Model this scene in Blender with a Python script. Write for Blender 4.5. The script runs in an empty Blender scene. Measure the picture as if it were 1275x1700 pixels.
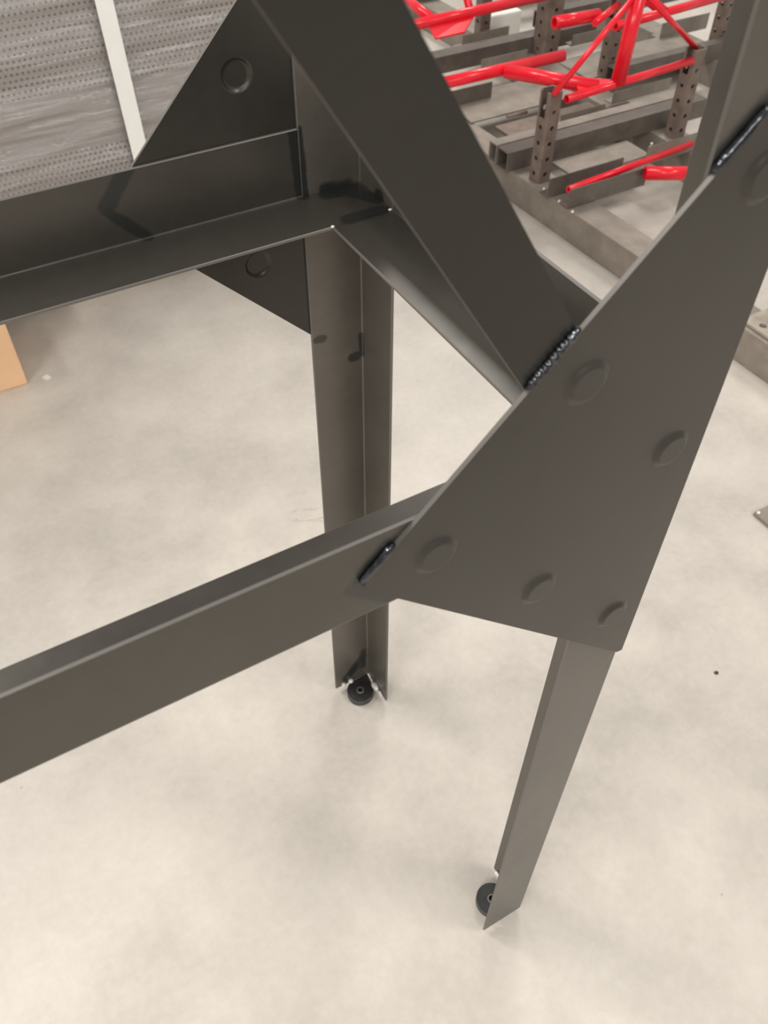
import bpy, bmesh, math, random
from mathutils import Vector, Matrix, noise
from mathutils.geometry import tessellate_polygon
random.seed(4)
S = 1.5                      # every length below is written at two thirds of real size; builders multiply by S
sc = bpy.context.scene
C = sc.collection

# ------------------------------------------------------------------ camera
F, YAW, PITCH, ROLL = 1424.58, -0.52796, 0.83563, 0.00836
cam = bpy.data.cameras.new('camera'); co = bpy.data.objects.new('camera', cam); C.objects.link(co)
cam.sensor_fit = 'VERTICAL'; cam.sensor_height = 36; cam.sensor_width = 27
cam.lens = F/1700*36; cam.clip_start = .01; cam.clip_end = 200
fw = Vector((-math.sin(YAW)*math.cos(PITCH), math.cos(YAW)*math.cos(PITCH), -math.sin(PITCH)))
rt = Vector((math.cos(YAW), math.sin(YAW), 0)); up = rt.cross(fw)
r_ = math.cos(ROLL)*rt + math.sin(ROLL)*up; u_ = -math.sin(ROLL)*rt + math.cos(ROLL)*up
M4 = Matrix((r_, u_, -fw)).transposed().to_4x4(); M4.translation = Vector((-.29177, -.1925, 1.00093))*S
co.matrix_world = M4
cam.dof.use_dof = True; cam.dof.focus_distance = .62*S; cam.dof.aperture_fstop = 11
sc.camera = co

# ------------------------------------------------------------------ world, lights, exposure
sc.view_settings.view_transform = 'Standard'; sc.view_settings.look = 'None'
sc.view_settings.exposure = 0.0; sc.view_settings.gamma = 1; sc.view_settings.use_curve_mapping = False
w = bpy.data.worlds.new('hall'); sc.world = w; w.use_nodes = True
w.node_tree.nodes['Background'].inputs[0].default_value = (.95, .93, .88, 1)
w.node_tree.nodes['Background'].inputs[1].default_value = .50
def lamp(x, y, z, sx, sy, power, col=(1, .958, .895)):
    l = bpy.data.lights.new('ceiling_strip_light', 'AREA'); l.shape = 'RECTANGLE'; l.size = sx; l.size_y = sy
    l.energy = power*.76; l.color = col
    o = bpy.data.objects.new('ceiling_strip_light', l); C.objects.link(o); o.location = (x, y, z)
lamp(-2.8, 3.2, 6.0, .5, 3.0, 190)
lamp(-3.4, 5.8, 6.0, 1.8, .6, 290)
lamp(-4.2, -2.6, 5.0, .6, 3.0, 330)
lamp(-1.2, -5.0, 5.0, 2.4, .5, 150)
lamp(2.2, -2.2, 5.5, .8, 2.0, 140)
lamp(4.4, 5.6, 6.0, 1.6, 2.6, 300)

# ------------------------------------------------------------------ node helpers and materials
class NT:
    def __init__(s, name):
        s.m = bpy.data.materials.new(name); s.m.use_nodes = True; s.t = s.m.node_tree
        s.b = s.t.nodes['Principled BSDF']
        s.tc = s.t.nodes.new('ShaderNodeTexCoord')
    def new(s, ty, **k):
        n = s.t.nodes.new(ty)
        for a, v in k.items(): setattr(n, a, v)
        return n
    def link(s, a, b): s.t.links.new(a, b)
    def math(s, op, a, b=None, c=None, clamp=False):
        n = s.new('ShaderNodeMath', operation=op, use_clamp=clamp)
        for i, v in enumerate((a, b, c)):
            if v is None: continue
            if isinstance(v, (int, float)): n.inputs[i].default_value = v
            else: s.link(v, n.inputs[i])
        return n.outputs[0]
    def vec(s, op, a, b=None):
        n = s.new('ShaderNodeVectorMath', operation=op)
        for i, v in enumerate((a, b)):
            if v is None: continue
            if isinstance(v, (tuple, Vector)): n.inputs[i].default_value = tuple(v)
            else: s.link(v, n.inputs[i])
        return n
    def noise(s, vec, scale, detail=4, rough=.5):
        n = s.new('ShaderNodeTexNoise'); n.inputs['Scale'].default_value = scale
        n.inputs['Detail'].default_value = detail; n.inputs['Roughness'].default_value = rough
        s.link(vec, n.inputs['Vector']); return n
    def mapping(s, scale=(1, 1, 1), loc=(0, 0, 0), src=None):
        n = s.new('ShaderNodeMapping'); n.inputs['Scale'].default_value = scale; n.inputs['Location'].default_value = loc
        s.link(src or s.tc.outputs['Object'], n.inputs['Vector']); return n.outputs[0]
    def ramp(s, fac, stops):
        n = s.new('ShaderNodeValToRGB'); e = n.color_ramp.elements
        while len(e) < len(stops): e.new(.5)
        for i, (p, c) in enumerate(stops): e[i].position = p; e[i].color = (*c, 1) if len(c) == 3 else c
        s.link(fac, n.inputs[0]); return n.outputs[0]
    def mix(s, fac, a, b):
        n = s.new('ShaderNodeMix', data_type='RGBA')
        for i, v in ((0, fac), (6, a), (7, b)):
            if isinstance(v, (int, float)): n.inputs[i].default_value = v
            elif isinstance(v, tuple): n.inputs[i].default_value = (*v, 1)
            else: s.link(v, n.inputs[i])
        return n.outputs[2]
    def bump(s, h, strength, dist):
        n = s.new('ShaderNodeBump'); n.inputs['Strength'].default_value = strength; n.inputs['Distance'].default_value = dist
        s.link(h, n.inputs['Height']); s.link(n.outputs[0], s.b.inputs['Normal'])
    def capsules(s, items, pos):
        """soft-edged oval stains: (a, b, radius, softness, weight) in builder units"""
        out = None
        for a, b, r, soft, wt in items:
            a = Vector(a)*S; b = Vector(b)*S; ab = b-a; L2 = max(ab.length_squared, 1e-9)
            pa = s.vec('SUBTRACT', pos, a).outputs[0]
            t = s.math('DIVIDE', s.vec('DOT_PRODUCT', pa, ab).outputs['Value'], L2, clamp=True)
            sc_ = s.new('ShaderNodeVectorMath', operation='SCALE'); sc_.inputs[0].default_value = ab; s.link(t, sc_.inputs['Scale'])
            d = s.vec('LENGTH', s.vec('SUBTRACT', pa, sc_.outputs[0]).outputs[0]).outputs['Value']
            mr = s.new('ShaderNodeMapRange', interpolation_type='SMOOTHSTEP')
            mr.inputs['From Min'].default_value = (r+soft)*S; mr.inputs['From Max'].default_value = (r-soft)*S
            mr.inputs['To Min'].default_value = 0; mr.inputs['To Max'].default_value = wt
            s.link(d, mr.inputs['Value'])
            out = mr.outputs[0] if out is None else s.math('MAXIMUM', out, mr.outputs[0])
        return out

D, T, WL, ZR, HV, WR = .34536, .0022, .050, .6914, .0509, .0503
GH, ZC, ZB, XL = .1922, .7159, .007, -1.10

def mill_steel(name, marks=None, tone=1.0, stretch=(1, 1, 1)):
    n = NT(name); b = n.b
    p = n.tc.outputs['Object']
    big = n.noise(n.mapping((3, 3, 3)), 1.6, 3, .5).outputs['Fac']
    fine = n.noise(n.mapping(stretch), 60, 5, .6).outputs['Fac']
    f = n.math('ADD', n.math('MULTIPLY', big, .7), n.math('MULTIPLY', fine, .3))
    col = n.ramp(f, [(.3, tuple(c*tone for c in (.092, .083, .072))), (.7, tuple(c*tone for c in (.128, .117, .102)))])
    if marks:
        wob = n.noise(n.mapping((1, 1, 1)), 90, 3, .6)
        off = n.vec('SUBTRACT', wob.outputs['Color'], (.5, .5, .5)).outputs[0]
        sc_ = n.new('ShaderNodeVectorMath', operation='SCALE'); n.link(off, sc_.inputs[0]); sc_.inputs['Scale'].default_value = .0035*S
        pos = n.vec('ADD', p, sc_.outputs[0]).outputs[0]
        k = n.capsules(marks, pos)
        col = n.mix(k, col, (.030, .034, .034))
    n.link(col, b.inputs['Base Color'])
    b.inputs['Metallic'].default_value = .45
    b.inputs['Roughness'].default_value = .42
    rr = n.new('ShaderNodeMapRange'); rr.inputs['To Min'].default_value = .27; rr.inputs['To Max'].default_value = .40
    n.link(fine, rr.inputs['Value']); n.link(rr.outputs[0], b.inputs['Roughness'])
    n.bump(fine, .06, .001)
    return n.m

q = D-T
hl = lambda x, o=0: (x-o*.7, 0, ZC+GH+x+o*.7)      # along the front gusset's slanting edge
MARKS = [
 ((-.0520, q, .7405), (-.0500, q, .6950), .0052, .0010, .9),           # rail end welded to back leg
 ((-.031, .3375, .6936), (-.0125, .336, .6936), .0080, .0015, .85),
 ((-.018, .335, .6936), (-.005, .314, .6936), .0068, .0015, .85),
 ((-.036, .2985, .6936), (-.010, .2985, .6936), .0066, .0016, .85),    # side rail butt weld
 ((-.0405, q, .5650), (-.0450, q, .5655), .0040, .0012, .75),
 ((-.0120, q, .5350), (-.0085, q, .5350), .0050, .0012, .8),
 ((-.0040, q, .556), (-.0030, q, .535), .0026, .001, .8),
 ((-.0340, q, .020), (-.0100, q, .052), .0070, .003, .85), ((-.0100, q, .030), (-.0085, q, .066), .0045, .003, .8),            # foot weld
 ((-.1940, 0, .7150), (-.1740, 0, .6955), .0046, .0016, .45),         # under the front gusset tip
 (hl(-.1905, .002), hl(-.1745, .002), .0028, .0024, .85), (hl(-.0490, .003), hl(-.0300, .003), .0034, .0030, .85),
 ((-.1690, q, .7450), (-.1880, q, .7215), .0056, .0013, .75),         # gusset outline welded outside the back rail
 ((-.1885, q, .7185), (-.1655, q, .6935), .0038, .0012, .8),
]
M_ST = mill_steel('mill_steel', MARKS, .74)  # shade on the near side is painted into the rail, brace and gusset tones
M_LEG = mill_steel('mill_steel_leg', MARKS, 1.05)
M_LEG2 = mill_steel('mill_steel_lit_leg', MARKS, 1.5)      # same steel lightened: the rear leg's brighter lighting is painted into its tone
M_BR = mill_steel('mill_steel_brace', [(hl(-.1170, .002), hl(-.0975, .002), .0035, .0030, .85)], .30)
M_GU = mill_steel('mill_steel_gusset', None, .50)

def edge_steel():
    n = NT('cut_edge_steel'); n.b.inputs['Base Color'].default_value = (.16, .15, .138, 1)
    n.b.inputs['Metallic'].default_value = .3; n.b.inputs['Roughness'].default_value = .48
    return n.m
M_EDGE = edge_steel()
def simple(name, col, rough=.5, metal=0, var=.15, scale=30, bump=0):
    n = NT(name); f = n.noise(n.mapping(), scale, 4).outputs['Fac']
    c = n.ramp(f, [(.3, tuple(x*(1-var) for x in col)), (.7, tuple(min(1, x*(1+var)) for x in col))])
    n.link(c, n.b.inputs['Base Color']); n.b.inputs['Roughness'].default_value = rough; n.b.inputs['Metallic'].default_value = metal
    if bump: n.bump(f, bump, .002)
    return n.m
M_WELD = simple('blued_weld', (.085, .088, .098), .12, 1, .5, 120, .4)
M_TACK = simple('bright_weld', (.85, .82, .76), .4, .2, .1)
M_FOOT = simple('foot_steel', (.10, .10, .10), .38, .85, .3)
M_RUST = simple('bare_brown_steel', (.215, .165, .138), .5, .35, .2, 25)
M_GREY = simple('grey_brown_steel', (.30, .262, .225), .5, .3, .15, 20)
M_BEAM = simple('dark_beam_steel', (.155, .133, .115), .45, .3, .15, 20)
M_RED = simple('red_powder_coat', (.86, .012, .030), .22, 0, .06, 15)
M_WHITE = simple('white_paper', (.88, .86, .82), .6, 0, .04)
M_CARD = simple('cardboard', (.93, .60, .36), .8, 0, .04, 12)
M_WOOD = simple('pallet_wood', (.32, .24, .16), .8, 0, .25, 9)
M_STRAP = simple('white_strap', (.95, .95, .93), .45, 0, .02)

def concrete():
    n = NT('polished_concrete'); b = n.b
    p = n.mapping((1, 1, 1))
    a = n.noise(p, .9, 5, .55).outputs['Fac']; c = n.noise(p, 4.5, 6, .6).outputs['Fac']; d = n.noise(p, 60, 4, .7).outputs['Fac']
    f = n.math('ADD', n.math('ADD', n.math('MULTIPLY', a, .40), n.math('MULTIPLY', c, .44)), n.math('MULTIPLY', d, .16))
    col = n.ramp(f, [(.36, (.455, .418, .378)), (.5, (.575, .530, .477)), (.64, (.68, .632, .573))])
    v = n.new('ShaderNodeTexVoronoi'); v.inputs['Scale'].default_value = 14; n.link(p, v.inputs['Vector'])
    v2 = n.math('LESS_THAN', v.outputs['Distance'], .035)
    sel = n.math('GREATER_THAN', n.noise(p, 3.1, 2).outputs['Fac'], .54)
    col = n.mix(n.math('MULTIPLY', n.math('MULTIPLY', v2, sel), .35), col, (.22, .19, .16))
    wob = n.noise(p, 55, 3, .6); off = n.vec('SUBTRACT', wob.outputs['Color'], (.5, .5, .5)).outputs[0]
    s2 = n.new('ShaderNodeVectorMath', operation='SCALE'); n.link(off, s2.inputs[0]); s2.inputs['Scale'].default_value = .02
    pos = n.vec('ADD', p, s2.outputs[0]).outputs[0]
    def fl(x, y): return (x, y, 0)
    k = n.capsules([(fl(*FA), fl(*FB), .0012, .0010, .35) for FA, FB in SCR], pos)
    col = n.mix(k, col, (.28, .17, .11))
    n.link(col, b.inputs['Base Color'])
    rr = n.new('ShaderNodeMapRange'); rr.inputs['To Min'].default_value = .30; rr.inputs['To Max'].default_value = .50
    n.link(c, rr.inputs['Value']); n.link(rr.outputs[0], b.inputs['Roughness'])
    b.inputs['Specular IOR Level'].default_value = .35
    n.bump(d, .03, .001)
    return n.m
SCR = [((.030, .648), (.080, .612)), ((.040, .662), (.095, .640)), ((.092, .645), (.104, .622)), ((.052, .630), (.098, .622))]

# ------------------------------------------------------------------ mesh helpers
def link(name, bm, m, parent=None, smooth=False, bevel=0, loc=None, edge=True):
    bmesh.ops.recalc_face_normals(bm, faces=bm.faces)
    bmesh.ops.scale(bm, vec=(S, S, S), verts=bm.verts)
    if loc is not None: bmesh.ops.translate(bm, vec=-Vector(loc)*S, verts=bm.verts)
    me = bpy.data.meshes.new(name); bm.to_mesh(me); bm.free(); me.materials.append(m)
    if edge: me.materials.append(M_EDGE)
    if smooth:
        for f in me.polygons: f.use_smooth = True
    o = bpy.data.objects.new(name, me); C.objects.link(o)
    if parent: o.parent = parent
    elif loc is not None: o.location = Vector(loc)*S
    if bevel:
        bv = o.modifiers.new('bevel', 'BEVEL'); bv.width = bevel*S; bv.segments = 2; bv.limit_method = 'ANGLE'; bv.angle_limit = .6
    return o
def root(name, label, cat, loc=(0, 0, 0), group=None, rz=0):
    o = bpy.data.objects.new(name, None); C.objects.link(o); o.location = Vector(loc)*S; o.rotation_euler.z = rz
    o.empty_display_size = .05
    return tag(o, label, cat, group)
def tag(o, label, cat, group=None):
    o['label'] = label; o['category'] = cat
    if group: o['group'] = group
    return o
def box(bm, x0, x1, y0, y1, z0, z1):
    vs = [bm.verts.new((x, y, z)) for x in (x0, x1) for y in (y0, y1) for z in (z0, z1)]
    for f in ((0, 1, 3, 2), (4, 6, 7, 5), (0, 4, 5, 1), (2, 3, 7, 6), (0, 2, 6, 4), (1, 5, 7, 3)): bm.faces.new([vs[i] for i in f])
def prism(bm, poly, d):
    d = Vector(d); a = [bm.verts.new(p) for p in poly]; b = [bm.verts.new(Vector(p)+d) for p in poly]
    bm.faces.new(a); bm.faces.new(b[::-1])
    for i in range(len(a)): j = (i+1) % len(a); bm.faces.new((a[i], a[j], b[j], b[i]))
def angle_profile(w1, w2, t, r=None):
    """L section in 2D, outer corner at the origin, legs along +u and +v, rounded outer corner and inner root"""
    r = t*1.1 if r is None else r; ri = t*.7
    pts = [(w1, 0), (w1, t*.75), (w1-t*.25, t)]
    for k in range(5):
        a = math.pi/2*k/4; pts.append((t+ri-ri*math.sin(a), t+ri-ri*math.cos(a)))
    pts += [(t, w2-t*.25), (t*.75, w2), (0, w2)]
    for k in range(6):
        a = math.pi/2*k/5; pts.append((r-r*math.cos(a), r-r*math.sin(a)))
    return pts
def angle_bar(bm, o, du, dv, dl, w1, w2, t=T, r=None):
    o, du, dv = Vector(o), Vector(du), Vector(dv)
    pr = angle_profile(w1, w2, t, r); n0 = len(bm.faces)
    prism(bm, [o+du*a+dv*b for a, b in pr], dl); bm.faces.ensure_lookup_table()
    for k in (0, 1, 8, 9): bm.faces[n0+2+k].material_index = 1      # the two sawn toes
def sheet(bm, outer, holes, mp, th, depth=0, seg=36, edge=0):
    """flat plate with round holes (depth=0) or pressed round dimples; mp maps (u,v,w) to 3D"""
    polys = [[Vector((*p, 0)) for p in outer]]
    for (cx, cy, r) in holes:
        polys.append([Vector((cx+r*math.cos(2*math.pi*k/seg), cy+r*math.sin(2*math.pi*k/seg), 0)) for k in range(seg)])
    flat = [p for pl in polys for p in pl]; tris = tessellate_polygon(polys)
    fr = [bm.verts.new(mp(p.x, p.y, 0)) for p in flat]; bk = [bm.verts.new(mp(p.x, p.y, th)) for p in flat]
    for tr in tris:
        try: bm.faces.new([fr[i] for i in tr]); bm.faces.new([bk[i] for i in tr][::-1])
        except ValueError: pass
    n0 = len(outer)
    for i in range(n0): j = (i+1) % n0; bm.faces.new((fr[i], fr[j], bk[j], bk[i])).material_index = edge
    for h, (cx, cy, r) in enumerate(holes):
        b0 = n0+h*seg
        if not depth:
            for k in range(seg): j = (k+1) % seg; bm.faces.new((fr[b0+k], fr[b0+j], bk[b0+j], bk[b0+k]))
            continue
        for ring, off in ((fr, 0), (bk, th)):
            prev = ring[b0:b0+seg]
            for fr_, dp in ((.94, .10), (.87, .35), (.80, .68), (.73, .92), (.66, 1.0)):
                cur = [bm.verts.new(mp(cx+r*fr_*math.cos(2*math.pi*k/seg), cy+r*fr_*math.sin(2*math.pi*k/seg), off+depth*dp)) for k in range(seg)]
                for k in range(seg):
                    j = (k+1) % seg; f = bm.faces.new((prev[k], prev[j], cur[j], cur[k])); f.smooth = True
                prev = cur
            bm.faces.new(prev)
def tube(bm, pts, r, seg=16, cap=True, hollow=0):
    pts = [Vector(p) for p in pts]; rings = []
    rr = r if isinstance(r, (list, tuple)) else [r]*len(pts)
    for i, p in enumerate(pts):
        d = (pts[min(i+1, len(pts)-1)]-pts[max(i-1, 0)]).normalized()
        a = d.orthogonal().normalized() if i == 0 else (aprev-d*aprev.dot(d)).normalized()
        aprev = a; b = d.cross(a)
        rings.append([bm.verts.new(p+(a*math.cos(2*math.pi*k/seg)+b*math.sin(2*math.pi*k/seg))*rr[i]) for k in range(seg)])
    for i in range(len(rings)-1):
        for k in range(seg):
            j = (k+1) % seg; f = bm.faces.new((rings[i][k], rings[i][j], rings[i+1][j], rings[i+1][k])); f.smooth = True
    if cap and not hollow:
        bm.faces.new(rings[0][::-1]); bm.faces.new(rings[-1])
    if hollow:
        for e, sgn in ((0, 1), (-1, -1)):
            c = pts[e]; d = (pts[1]-pts[0] if e == 0 else pts[-1]-pts[-2]).normalized()*sgn
            inner = [bm.verts.new(c+(v.co-c)*hollow) for v in rings[e]]; deep = [bm.verts.new(v.co+d*r*2.5) for v in inner]
            for k in range(seg):
                j = (k+1) % seg; bm.faces.new((rings[e][k], rings[e][j], inner[j], inner[k])); bm.faces.new((inner[k], inner[j], deep[j], deep[k]))
            bm.faces.new(deep)
def blob(bm, c, r, sx=1, sy=1, sz=1, seed=0):
    res = bmesh.ops.create_icosphere(bm, subdivisions=3, radius=1)
    for v in res['verts']:
        k = 1+.25*noise.noise(v.co*1.7+Vector((seed, 0, 0)))
        v.co = Vector(c)+Vector((v.co.x*sx, v.co.y*sy, v.co.z*sz))*r*k
    for v in res['verts']:
        for f in v.link_faces: f.smooth = True

# ------------------------------------------------------------------ setting
bm = bmesh.new(); box(bm, -7, 9, -6, 11, -.1, 0)
fl = link('floor', bm, concrete()); fl['kind'] = 'structure'

# ------------------------------------------------------------------ the welded steel frame
FR = root('steel_workbench', 'unfinished dark steel workbench of angle bars with triangular gusset plates on the concrete floor', 'workbench')
ZT = 1.12
def mirror(x, left): return (2*XL*0+XL-x) if left else x
def make_leg(left, back):
    sx = 1 if left else -1; x0 = XL if left else 0
    y0, sy = (D, -1) if back else (0, 1)
    bm = bmesh.new(); angle_bar(bm, (x0, y0, ZB), (sx, 0, 0), (0, sy, 0), (0, 0, ZT-ZB), WL, WL)
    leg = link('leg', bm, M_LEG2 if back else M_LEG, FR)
    # levelling foot: round pad with a wedge reaching into the corner
    cx, cy = x0+sx*.0245, y0+sy*.0220
    R_, seg = .0172, 40; bm = bmesh.new()
    outer = []
    ang0 = math.atan2(-sy, -sx)
    for k in range(seg+1):
        a = ang0+math.radians(52)+(2*math.pi-math.radians(104))*k/seg
        outer.append((cx+R_*math.cos(a), cy+R_*math.sin(a)))
    outer.append((x0+sx*.0045, y0+sy*.0045))
    sheet(bm, outer, [(cx, cy, .0036)], lambda u, v, w_: Vector((u, v, .0065+w_)), .0050, seg=24)
    foot = link('levelling_foot', bm, M_FOOT, leg, bevel=.0008)
    bm = bmesh.new()
    tube(bm, [(cx, cy, 0), (cx, cy, .0014), (cx, cy, .0055), (cx, cy, .0064)], [.0155, .0172, .0172, .0165], 40)
    link('foot_pad', bm, M_FOOT, foot)
    bm = bmesh.new()
    segs = 20
    for k in range(segs):
        a0, a1 = 2*math.pi*k/segs, 2*math.pi*(k+1)/segs
        p = lambda a, r, z: bm.verts.new((cx+r*math.cos(a), cy+r*math.sin(a), z))
        for (ra, za), (rb, zb) in (((.0034, .0100), (.0036, .0124)), ((.0036, .0124), (.0046, .0124)), ((.0046, .0124), (.0052, .0115))):
            bm.faces.new((p(a0, ra, za), p(a1, ra, za), p(a1, rb, zb), p(a0, rb, zb)))
    bmesh.ops.remove_doubles(bm, verts=bm.verts, dist=1e-5)
    link('socket_rim', bm, simple('socket_steel', (.42, .42, .40), .3, .8) if 'socket_steel' not in bpy.data.materials else bpy.data.materials['socket_steel'], foot)
    for (a, b, r, s3) in (((.0395), .0042, .0030, 1), (.0050, .0270, .0048, 2), (.0045, .0400, .0030, 3), (.0290, .0042, .0034, 4)):
        bm = bmesh.new(); blob(bm, (x0+sx*a, y0+sy*b, .0115), r, 1 if b < .01 else .8, 1 if a > .01 else 1.6, .9, s3)
        link('tack_weld', bm, M_TACK, leg)
    return leg
LEGS = {(l, b): make_leg(l, b) for l in (False, True) for b in (False, True)}

def make_gusset(left, back):
    sx = 1 if left else -1; x0 = XL if left else 0
    hx = lambda a: x0+sx*a
    e = -.0008
    outer = [(e, ZC-GH-.0005), (.004, ZC-GH+.0005), (GH-.0035, ZC-.0035), (GH-.0035, ZC+.0035), (.0, ZC+GH), (e, ZC+GH)]
    holes = [(.022, ZC+k*.1365, .0113) for k in (-1, 0, 1)]+[(.0885, ZC+s*.0675, .0113) for s in (-1, 1)]+[(.1550, ZC, .0113)]
    bm = bmesh.new()
    y0, sy = (D+.00005, 1) if back else (-.00005, -1)
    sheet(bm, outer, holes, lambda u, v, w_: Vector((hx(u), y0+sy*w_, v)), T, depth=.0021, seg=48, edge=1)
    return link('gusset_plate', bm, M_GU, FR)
for l in (False, True):
    for b in (False, True): make_gusset(l, b)

g = .0004
bm = bmesh.new()          # front rail: upright flange outside, shelf flange pointing in
angle_bar(bm, (-WL-g, 0, ZR), (0, 1, 0), (0, 0, 1), (XL+2*WL+2*g, 0, 0), WR, HV); box(bm, -WL-g, -T-g, T+g, WR, ZR, ZR+T)
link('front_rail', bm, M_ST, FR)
bm = bmesh.new()
angle_bar(bm, (-WL-g, D, ZR), (0, -1, 0), (0, 0, 1), (XL+2*WL+2*g, 0, 0), WR, HV); box(bm, -WL-g, -T-g, D-WR, D-T-g, ZR, ZR+T)
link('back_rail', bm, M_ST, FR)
def side_rail(x0, sx):
    bm = bmesh.new()
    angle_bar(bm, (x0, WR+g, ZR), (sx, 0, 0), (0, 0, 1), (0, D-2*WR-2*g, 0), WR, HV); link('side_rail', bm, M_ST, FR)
side_rail(0, -1); side_rail(XL, 1)

# diagonal brace in the front face
A, B = Vector((-.2153, 0, .9412)), Vector((-.1172, 0, .7887))
dr = (B-A).normalized(); nr = Vector((-dr.z, 0, dr.x))
if nr.x < 0: nr = -nr
bm = bmesh.new()
st = A-dr*.24; en = B+dr*.018
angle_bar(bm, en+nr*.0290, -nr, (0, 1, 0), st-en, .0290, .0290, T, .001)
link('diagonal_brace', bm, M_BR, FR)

def bead(a, b, r, name='weld_bead', squash=(1, 1, 1), rough=.3, seed=0, n=None, mat=None):
    a, b = Vector(a), Vector(b); n = n or int((b-a).length/.0011)
    pts = []; rs = []
    for k in range(n+1):
        t = k/n; s_ = .5+.9*noise.noise(Vector((t*n*.16, seed*3, 1)))+.35*math.sin(t*n*.75+seed)
        pts.append(a.lerp(b, t)+Vector((noise.noise(Vector((t*9, seed, 0))), 0, noise.noise(Vector((t*9, seed, 5)))))*r*.35*rough)
        rs.append(r*(1-.55*rough+.55*rough*s_)*(1-.75*abs(2*t-1)**8)+1e-4)
    bm = bmesh.new(); tube(bm, pts, rs, 18)
    return link(name, bm, mat or M_WELD, FR)
def hyp(x, y, off=0): return (x-off*.7, y, ZC+GH+x+off*.7)    # point on the front gusset's upper slanting edge
bead(hyp(-.1176, -.0008, .0006), hyp(-.0966, -.0008, .0006), .0026, rough=.42, seed=1.3, n=80)
bead(hyp(-.1905, -.0010, .0012), hyp(-.1745, -.0010, .0012), .0022, rough=.15, seed=2)
bead(hyp(-.0490, -.0010, .0012), hyp(-.0300, -.0010, .0012), .0022, rough=.15, seed=4)
for c, s3 in (((-.0502, D-WR+.0002, ZR+T), 1), ((-.0042, D-WR+.0002, ZR+T+.0004), 2)):
    bm = bmesh.new(); blob(bm, c, .0012, 1.2, 1, .7, s3); link('weld_bead', bm, M_TACK, FR)

# ------------------------------------------------------------------ wrapped stack of perforated panels
YF = 1.37
def perforated():
    n = NT('perforated_sheet'); b = n.b
    p = n.tc.outputs['Object']; sp = n.new('ShaderNodeSeparateXYZ'); n.link(p, sp.inputs[0])
    pit = .0092*S
    zz = n.math('DIVIDE', sp.outputs['Z'], pit*1.03); row = n.math('FLOOR', zz)
    odd = n.math('MULTIPLY', n.math('MODULO', n.math('ADD', row, 1000), 2), .5)
    xx = n.math('ADD', n.math('DIVIDE', sp.outputs['X'], pit), odd)
    fx = n.math('SUBTRACT', n.math('FRACT', n.math('ADD', xx, 1000)), .5); fz = n.math('MULTIPLY', n.math('SUBTRACT', n.math('FRACT', zz), .5), 1.03)
    d = n.math('SQRT', n.math('ADD', n.math('MULTIPLY', fx, fx), n.math('MULTIPLY', fz, fz)))
    mr = n.new('ShaderNodeMapRange'); mr.inputs['From Min'].default_value = .28; mr.inputs['From Max'].default_value = .18
    n.link(d, mr.inputs['Value'])
    col = n.mix(mr.outputs[0], (.34, .305, .29), (.05, .04, .036))
    n.link(col, b.inputs['Base Color']); b.inputs['Roughness'].default_value = .45; b.inputs['Metallic'].default_value = .3
    return n.m
M_PERF = perforated()
M_PLAIN = simple('plain_grey_sheet', (.34, .305, .29), .45, .3, .03, 5)
BU = root('wrapped_panel_stack', 'plastic-wrapped stack of grey perforated metal cabinets with a white strap, behind the frame at left', 'wrapped crate', (-.10, YF+.3, 0))
BL = (-.10, YF+.3, 0)
X0, X1 = -.75, .36
def bpart(name, m, fn, bevel=0, parent=None, smooth=False):
    bm = bmesh.new(); fn(bm); o = link(name, bm, m, BU if parent is None else parent, smooth, bevel, loc=BL); return o
bpart('pallet', M_WOOD, lambda bm: (box(bm, X0, X1, YF+.02, YF+.6, .05, .065), box(bm, X0, X1, YF+.02, YF+.08, 0, .05), box(bm, X0, X1, YF+.5, YF+.56, 0, .05)))
bpart('lower_cabinet', M_PERF, lambda bm: box(bm, X0, X1, YF, YF+.6, .066, .300), 0)
bpart('plain_band', M_PLAIN, lambda bm: box(bm, X0, X1, YF, YF+.6, .300, .402), 0)
bpart('upper_cabinet', M_PERF, lambda bm: box(bm, X0, X1, YF, YF+.6, .402, .86), 0)
# stretch film with real wrinkles
n = NT('stretch_film'); tr = n.new('ShaderNodeBsdfTransparent'); gl = n.new('ShaderNodeBsdfGlossy'); df = n.new('ShaderNodeBsdfDiffuse')
gl.inputs['Roughness'].default_value = .10; df.inputs['Color'].default_value = (.75, .73, .74, 1)
m1 = n.new('ShaderNodeMixShader'); m2 = n.new('ShaderNodeMixShader'); m2.inputs[0].default_value = .20
st_ = n.noise(n.mapping((1.0, 1, 22)), 2.2, 6, .65).outputs['Fac']
bp_ = n.new('ShaderNodeBump'); bp_.inputs['Strength'].default_value = .6; bp_.inputs['Distance'].default_value = .02; n.link(st_, bp_.inputs['Height']); n.link(bp_.outputs[0], gl.inputs['Normal'])
mr = n.new('ShaderNodeMapRange'); mr.inputs['From Min'].default_value = .45; mr.inputs['From Max'].default_value = .72; mr.inputs['To Min'].default_value = .04; mr.inputs['To Max'].default_value = .40
n.link(st_, mr.inputs['Value']); n.link(mr.outputs[0], m1.inputs[0])
n.link(tr.outputs[0], m1.inputs[1]); n.link(df.outputs[0], m1.inputs[2]); n.link(m1.outputs[0], m2.inputs[1]); n.link(gl.outputs[0], m2.inputs[2])
n.link(m2.outputs[0], n.t.nodes['Material Output'].inputs[0]); M_FILM = n.m
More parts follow.
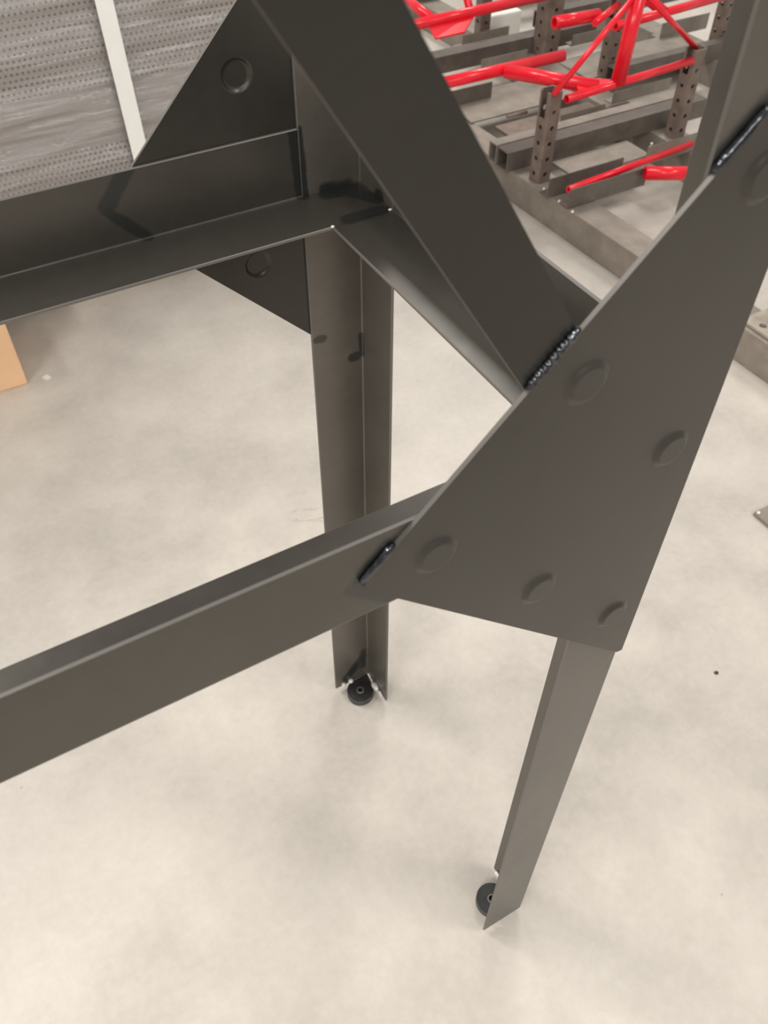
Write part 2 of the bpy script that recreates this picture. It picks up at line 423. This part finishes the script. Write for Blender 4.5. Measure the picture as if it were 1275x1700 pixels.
def film(bm):
    nx, nz = 170, 260; g_ = []
    for j in range(nz+1):
        z = .05+.80*j/nz; row = []
        for i in range(nx+1):
            x = X0-.006+(X1-X0+.012)*i/nx
            q_ = Vector((x*3.2, 3.3, (z-.05*x)*36))
            row.append(bm.verts.new((x, YF-.0095-.008*(noise.noise(q_)+.55*abs(noise.noise(q_*1.6))), z)))
        g_.append(row)
    for j in range(nz):
        for i in range(nx): bm.faces.new((g_[j][i], g_[j][i+1], g_[j+1][i+1], g_[j+1][i]))
bpart('stretch_film', M_FILM, film, smooth=True)
def strap(bm):
    prism(bm, [(.0585, YF-.021, .86), (.0875, YF-.021, .86), (.1105, YF-.021, .05), (.0815, YF-.021, .05)], (0, .001, 0))
bpart('strap', M_STRAP, strap)

# cardboard box beside it
CB = (-.40, 1.26, 0)
cb = root('cardboard_box', 'plain tan cardboard box on the floor at the left edge', 'box', CB)
bm = bmesh.new(); box(bm, -.55, -.2400, 1.180, 1.350, 0, .17); link('carton', bm, M_CARD, cb, bevel=.002, loc=CB)
bm = bmesh.new(); box(bm, -.552, -.3957, 1.180, 1.350, .1702, .1725); link('flap', bm, M_CARD, cb, loc=CB)
bm = bmesh.new(); box(bm, -.3943, -.2395, 1.180, 1.350, .1702, .1725); link('flap', bm, M_CARD, cb, loc=CB)

# ------------------------------------------------------------------ fixture rack in the background
RK = (1.3, 1.2, 0)
rk = root('fixture_rack', 'low brown steel rack with perforated posts on long floor runners at upper right', 'rack', RK)
def rpart(name, m, fn, parent=None, bevel=.0015):
    bm = bmesh.new(); fn(bm); return link(name, bm, m, parent or rk, False, bevel, loc=RK)
def runner(xa, ya, xb, yb, wd, name='runner', hollow=False):
    # long square tube on the floor from (xa,ya) to (xb,yb); the given line is its left edge
    d = Vector((xb-xa, yb-ya, 0)).normalized(); s_ = Vector((-d.y, d.x, 0)); s_ = s_ if s_.x > 0 else -s_
    a = Vector((xa, ya, 0)); b = Vector((xb, yb, 0))
    return rpart(name, M_GREY, lambda bm: prism(bm, [a, a+s_*wd, a+s_*wd+Vector((0, 0, .0698)), a+Vector((0, 0, .0698))], b-a))
runner(.8700, 2.9, .9400, .10, .072)
runner(1.300, 2.9, 1.340, .55, .072)
runner(1.770, 2.9, 1.800, .55, .072)
def beam(x0, x1, y0, w_=.042, z0=.07, z1=.114, m=None, name='cross_beam', t=.003):
    def f(bm):
        outer = [(x0, y0, z0), (x0, y0+w_, z0), (x0, y0+w_, z1), (x0, y0, z1)]
        inner = [(x0, y0+t, z0+t), (x0, y0+w_-t, z0+t), (x0, y0+w_-t, z1-t), (x0, y0+t, z1-t)]
        for xx, fl_ in ((x0, 0), (x1, 1)):
            pass
        O0 = [bm.verts.new(p) for p in outer]; I0 = [bm.verts.new(p) for p in inner]
        O1 = [bm.verts.new((x1, p[1], p[2])) for p in outer]; I1 = [bm.verts.new((x1, p[1], p[2])) for p in inner]
        for k in range(4):
            j = (k+1) % 4
            bm.faces.new((O0[k], O0[j], O1[j], O1[k])); bm.faces.new((I0[k], I1[k], I1[j], I0[j]))
            bm.faces.new((O0[k], I0[k], I0[j], O0[j])); bm.faces.new((O1[k], O1[j], I1[j], I1[k]))
    return rpart(name, m or M_BEAM, f, bevel=0)
beam(.895, 1.50, 1.302, .040); beam(.896, 1.50, 1.347, .030, m=M_GREY)
beam(.98, 1.60, 1.850, .045); beam(1.42, 2.05, 1.560, .030)
beam(.98, 1.90, 2.36, .045); beam(1.50, 2.05, 1.98, .04)
def ang(x0, x1, y, m=None, w_=.040, h=.044, z=.07, flip=1, lab='support_angle'):
    return rpart(lab, m or M_GREY, lambda bm: angle_bar(bm, (x0, y, z), (0, flip, 0), (0, 0, 1), (x1-x0, 0, 0), w_, h, .003), bevel=0)
ang(.913, 1.128, 1.100, M_BEAM, .030); ang(.904, 1.110, 1.160, M_BEAM, .030)
ang(1.193, 1.344, 1.172); ang(1.318, 1.510, 1.442, None, .03, .03, .085); ang(1.76, 1.944, 1.75); ang(.96, 1.092, 1.648, M_BEAM, .05)
ang(1.472, 1.60, 1.80, None, .03, .03, .085); ang(1.20, 1.36, 1.95, None, .05); ang(1.15, 1.30, 1.78, None, .03); ang(.98, 1.14, 2.08); ang(1.56, 1.75, 2.25)
ang(1.25, 1.33, 1.03, None, .03); ang(1.16, 1.30, 1.445, None, .03, .02, .07)
rpart('mounting_plate', M_GREY, lambda bm: box(bm, 1.010, 1.235, 1.200, 1.285, .0705, .076))
rpart('mounting_plate', M_GREY, lambda bm: box(bm, .965, 1.30, 1.55, 1.70, .0705, .075))
rpart('mounting_plate', M_GREY, lambda bm: box(bm, 1.39, 1.86, 1.62, 1.76, .0705, .075))
rpart('mounting_plate', M_RUST, lambda bm: box(bm, 1.00, 1.29, 1.395, 1.50, .0705, .078))
def post(x, y, h=.195, n=5, wd=.036, notch=True):
    z0 = .0705; t = .003
    def f(bm):
        hs = [(wd/2, z0+.018+k*.034, .0052) for k in range(n)]
        top = z0+h
        ol = [(0, z0), (wd, z0), (wd, top), (0, top)]
        nl = [(0, z0), (wd, z0), (wd, top), (wd-.008, top), (wd-.008, top-.055), (.010, top-.055), (.010, top), (0, top)] if notch else ol
        hn = [q_ for q_ in hs if q_[1] < top-.065] if notch else hs
        c = .006
        ol = [(c, z0), (wd-c, z0), (wd-c, top), (c, top)]
        nl = [(c, z0), (wd-c, z0), (wd-c, top), (wd-.009, top), (wd-.009, top-.055), (.009, top-.055), (.009, top), (c, top)] if notch else ol
        sheet(bm, ol, hs, lambda u, v, w_: Vector((x+u, y+w_, v)), t, seg=14)
        sheet(bm, nl, hn, lambda u, v, w_: Vector((x+w_, y+u, v)), t, seg=14)
        sheet(bm, ol, hs, lambda u, v, w_: Vector((x+u, y+wd-t+w_, v)), t, seg=14)
        sheet(bm, ol, hs, lambda u, v, w_: Vector((x+wd-t+w_, y+u, v)), t, seg=14)
        for qx, qy in ((0, 0), (1, 0), (1, 1), (0, 1)):
            ccx, ccy = x+(wd-c if qx else c), y+(wd-c if qy else c)
            sgx, sgy = (1 if qx else -1), (1 if qy else -1)
            arc = [(ccx+sgx*rad*math.cos(a), ccy+sgy*rad*math.sin(a), z0) for rad, seq in ((c, (0, 1, 2, 3, 4)), (c-t, (4, 3, 2, 1, 0))) for a in [math.pi/8*k_ for k_ in seq]]
            prism(bm, arc, (0, 0, top-z0))
    return rpart('perforated_post', M_RUST, f, bevel=0)
post(.9235, 1.222); post(1.345, 1.240, .200); post(1.430, 1.6015, .20); post(1.372, 1.80, .26, 7, .055, False)
post(1.83, 1.600, .24, 6, notch=False); post(1.285, 1.985, .20); post(.93, 2.2, .2); post(1.75, 2.3, .22)
for c in ((.925, 1.195), (.9215, 1.135), (.918, 1.085), (1.285, 1.247), (1.27, 1.235)):
    rpart('tack_weld', M_TACK, lambda bm: blob(bm, (c[0]-.004, c[1], .072), .0032), bevel=0)
# bolted lug on the near end of the first runner
def lug(bm): sheet(bm, [(.937, .50), (1.03, .50), (1.03, .62), (.937, .62)], [(.955, .585, .007)], lambda u, v, w_: Vector((u, v, .0705+w_)), .006, seg=18)
rpart('lug_plate', simple('tan_lug', (.42, .36, .30), .5, .2), lug, bevel=.0008)
rpart('upright_flange', M_RUST, lambda bm: box(bm, .965, 1.03, .575, .582, .077, .13))

# ------------------------------------------------------------------ red tubular weldments
def red(label, loc, segs, extra=None):
    r0 = root('red_tube_bracket', label, 'red tube frame', loc, 'red tubular weldments lying on the rack')
    for nm, a, b, r, hol in segs:
        bm = bmesh.new(); tube(bm, [a, b], r, 20, hollow=hol); link(nm, bm, M_RED, r0, loc=loc)
    if extra: extra(r0, loc)
    return r0
apex = (1.118, 1.222, .432)
def ex1(r0, loc):
    bm = bmesh.new(); prism(bm, [(1.010, 1.235, .249), (1.125, 1.235, .249), (1.045, 1.30, .249)], (0, 0, .003)); link('web_plate', bm, M_RED, r0, loc=loc)
red('red tubular frame with slanting rods rising to a peak between two perforated posts', (1.12, 1.23, .25), [
    ('cross_tube', (.962, 1.214, .251), (1.338, 1.240, .251), .0085, .7),
    ('slant_rod', (.930, 1.221, .262), apex, .0062, 0), ('slant_rod', (1.365, 1.262, .268), apex, .0062, 0),
    ('upright_tube', (1.108, 1.224, .25), apex, .0155, 0),
    ('link_tube', (1.060, 1.232, .250), (.938, 1.400, .250), .0150, 0),
    ('rear_tube', (.700, 1.411, .250), (1.105, 1.409, .250), .0125, .7),
    ], ex1)
def ex2(r0, loc):
    bm = bmesh.new(); prism(bm, [(.945, 1.742, .246), (1.10, 1.750, .246), (1.03, 1.70, .222), (.945, 1.70, .222)], (0, 0, .004)); link('web_plate', bm, M_RED, r0, loc=loc)
red('red tube with a welded web plate at the top edge beside the dark brace', (1.09, 1.745, .25), [
    ('cross_tube', (.86, 1.736, .250), (1.325, 1.756, .250), .0125, .7), ('link_tube', (.965, 1.742, .250), (.99, 1.95, .25), .012, 0), ('link_tube', (1.075, 1.745, .252), (1.13, 1.90, .33), .010, 0)], ex2)
red('short red tubes lying low behind the channel beside the bottom of the near leg plate', (1.1, 1.12, .11), [
    ('cross_tube', (.918, 1.1135, .1080), (1.300, 1.146, .108), .0075, .6), ('link_tube', (1.110, 1.090, .108), (1.215, 1.030, .108), .0145, .7)])
red('red tube behind the right perforated post running off behind the steel leg', (1.5, 1.51, .25), [
    ('cross_tube', (1.330, 1.494, .250), (1.760, 1.531, .250), .0105, .7), ('link_tube', (1.500, 1.506, .25), (1.46, 1.640, .30), .013, 0)])
red('small distant red tubes between two rear posts at the top of the picture', (1.30, 1.56, .25), [
    ('cross_tube', (1.215, 1.585, .250), (1.345, 1.575, .250), .015, .7), ('slant_rod', (1.30, 1.535, .250), (1.45, 1.616, .250), .0085, 0)])
# small bracket pin and white packet
tag(link('pin', (lambda b_: (tube(b_, [(.879, 1.3012, .200), (.930, 1.2985, .200)], .004, 12), b_)[1])(bmesh.new()), M_RUST, loc=(.9, 1.3, .2)), 'thin brown steel pin sticking out left of the front post', 'pin')
bm = bmesh.new(); box(bm, 1.385, 1.50, 2.075, 2.165, .0, .10); tag(link('white_packet', bm, M_WHITE, bevel=.006, loc=(1.44, 2.12, 0)), 'white packet among the rack steel at the top edge', 'packet')
# steel plate at the right edge
pl = root('steel_base_plate', 'flat grey steel plate corner on the floor at the right edge', 'steel plate', (.74, .18, 0))
bm = bmesh.new(); box(bm, .665, .82, .05, .297, 0, .007); link('plate', bm, M_GREY, pl, bevel=.0008, loc=(.74, .18, 0))
bm = bmesh.new(); blob(bm, (.669, .292, .008), .0028); link('weld_dot', bm, M_TACK, pl, loc=(.74, .18, 0))
# floor debris
bm = bmesh.new(); prism(bm, [(-.2140, 1.182, 0), (-.2040, 1.186, 0), (-.1990, 1.176, 0), (-.2080, 1.171, 0)], (0, 0, .003))
tag(link('paper_scrap', bm, M_WHITE), 'tiny white scrap on the floor beside the cardboard box', 'scrap')
bm = bmesh.new(); blob(bm, (.4075, .1145, .0009), .0026, 1.3, 1, .35, 3)
tag(link('metal_chip', bm, M_FOOT), 'tiny dark chip on bare floor right of the near leg', 'chip')
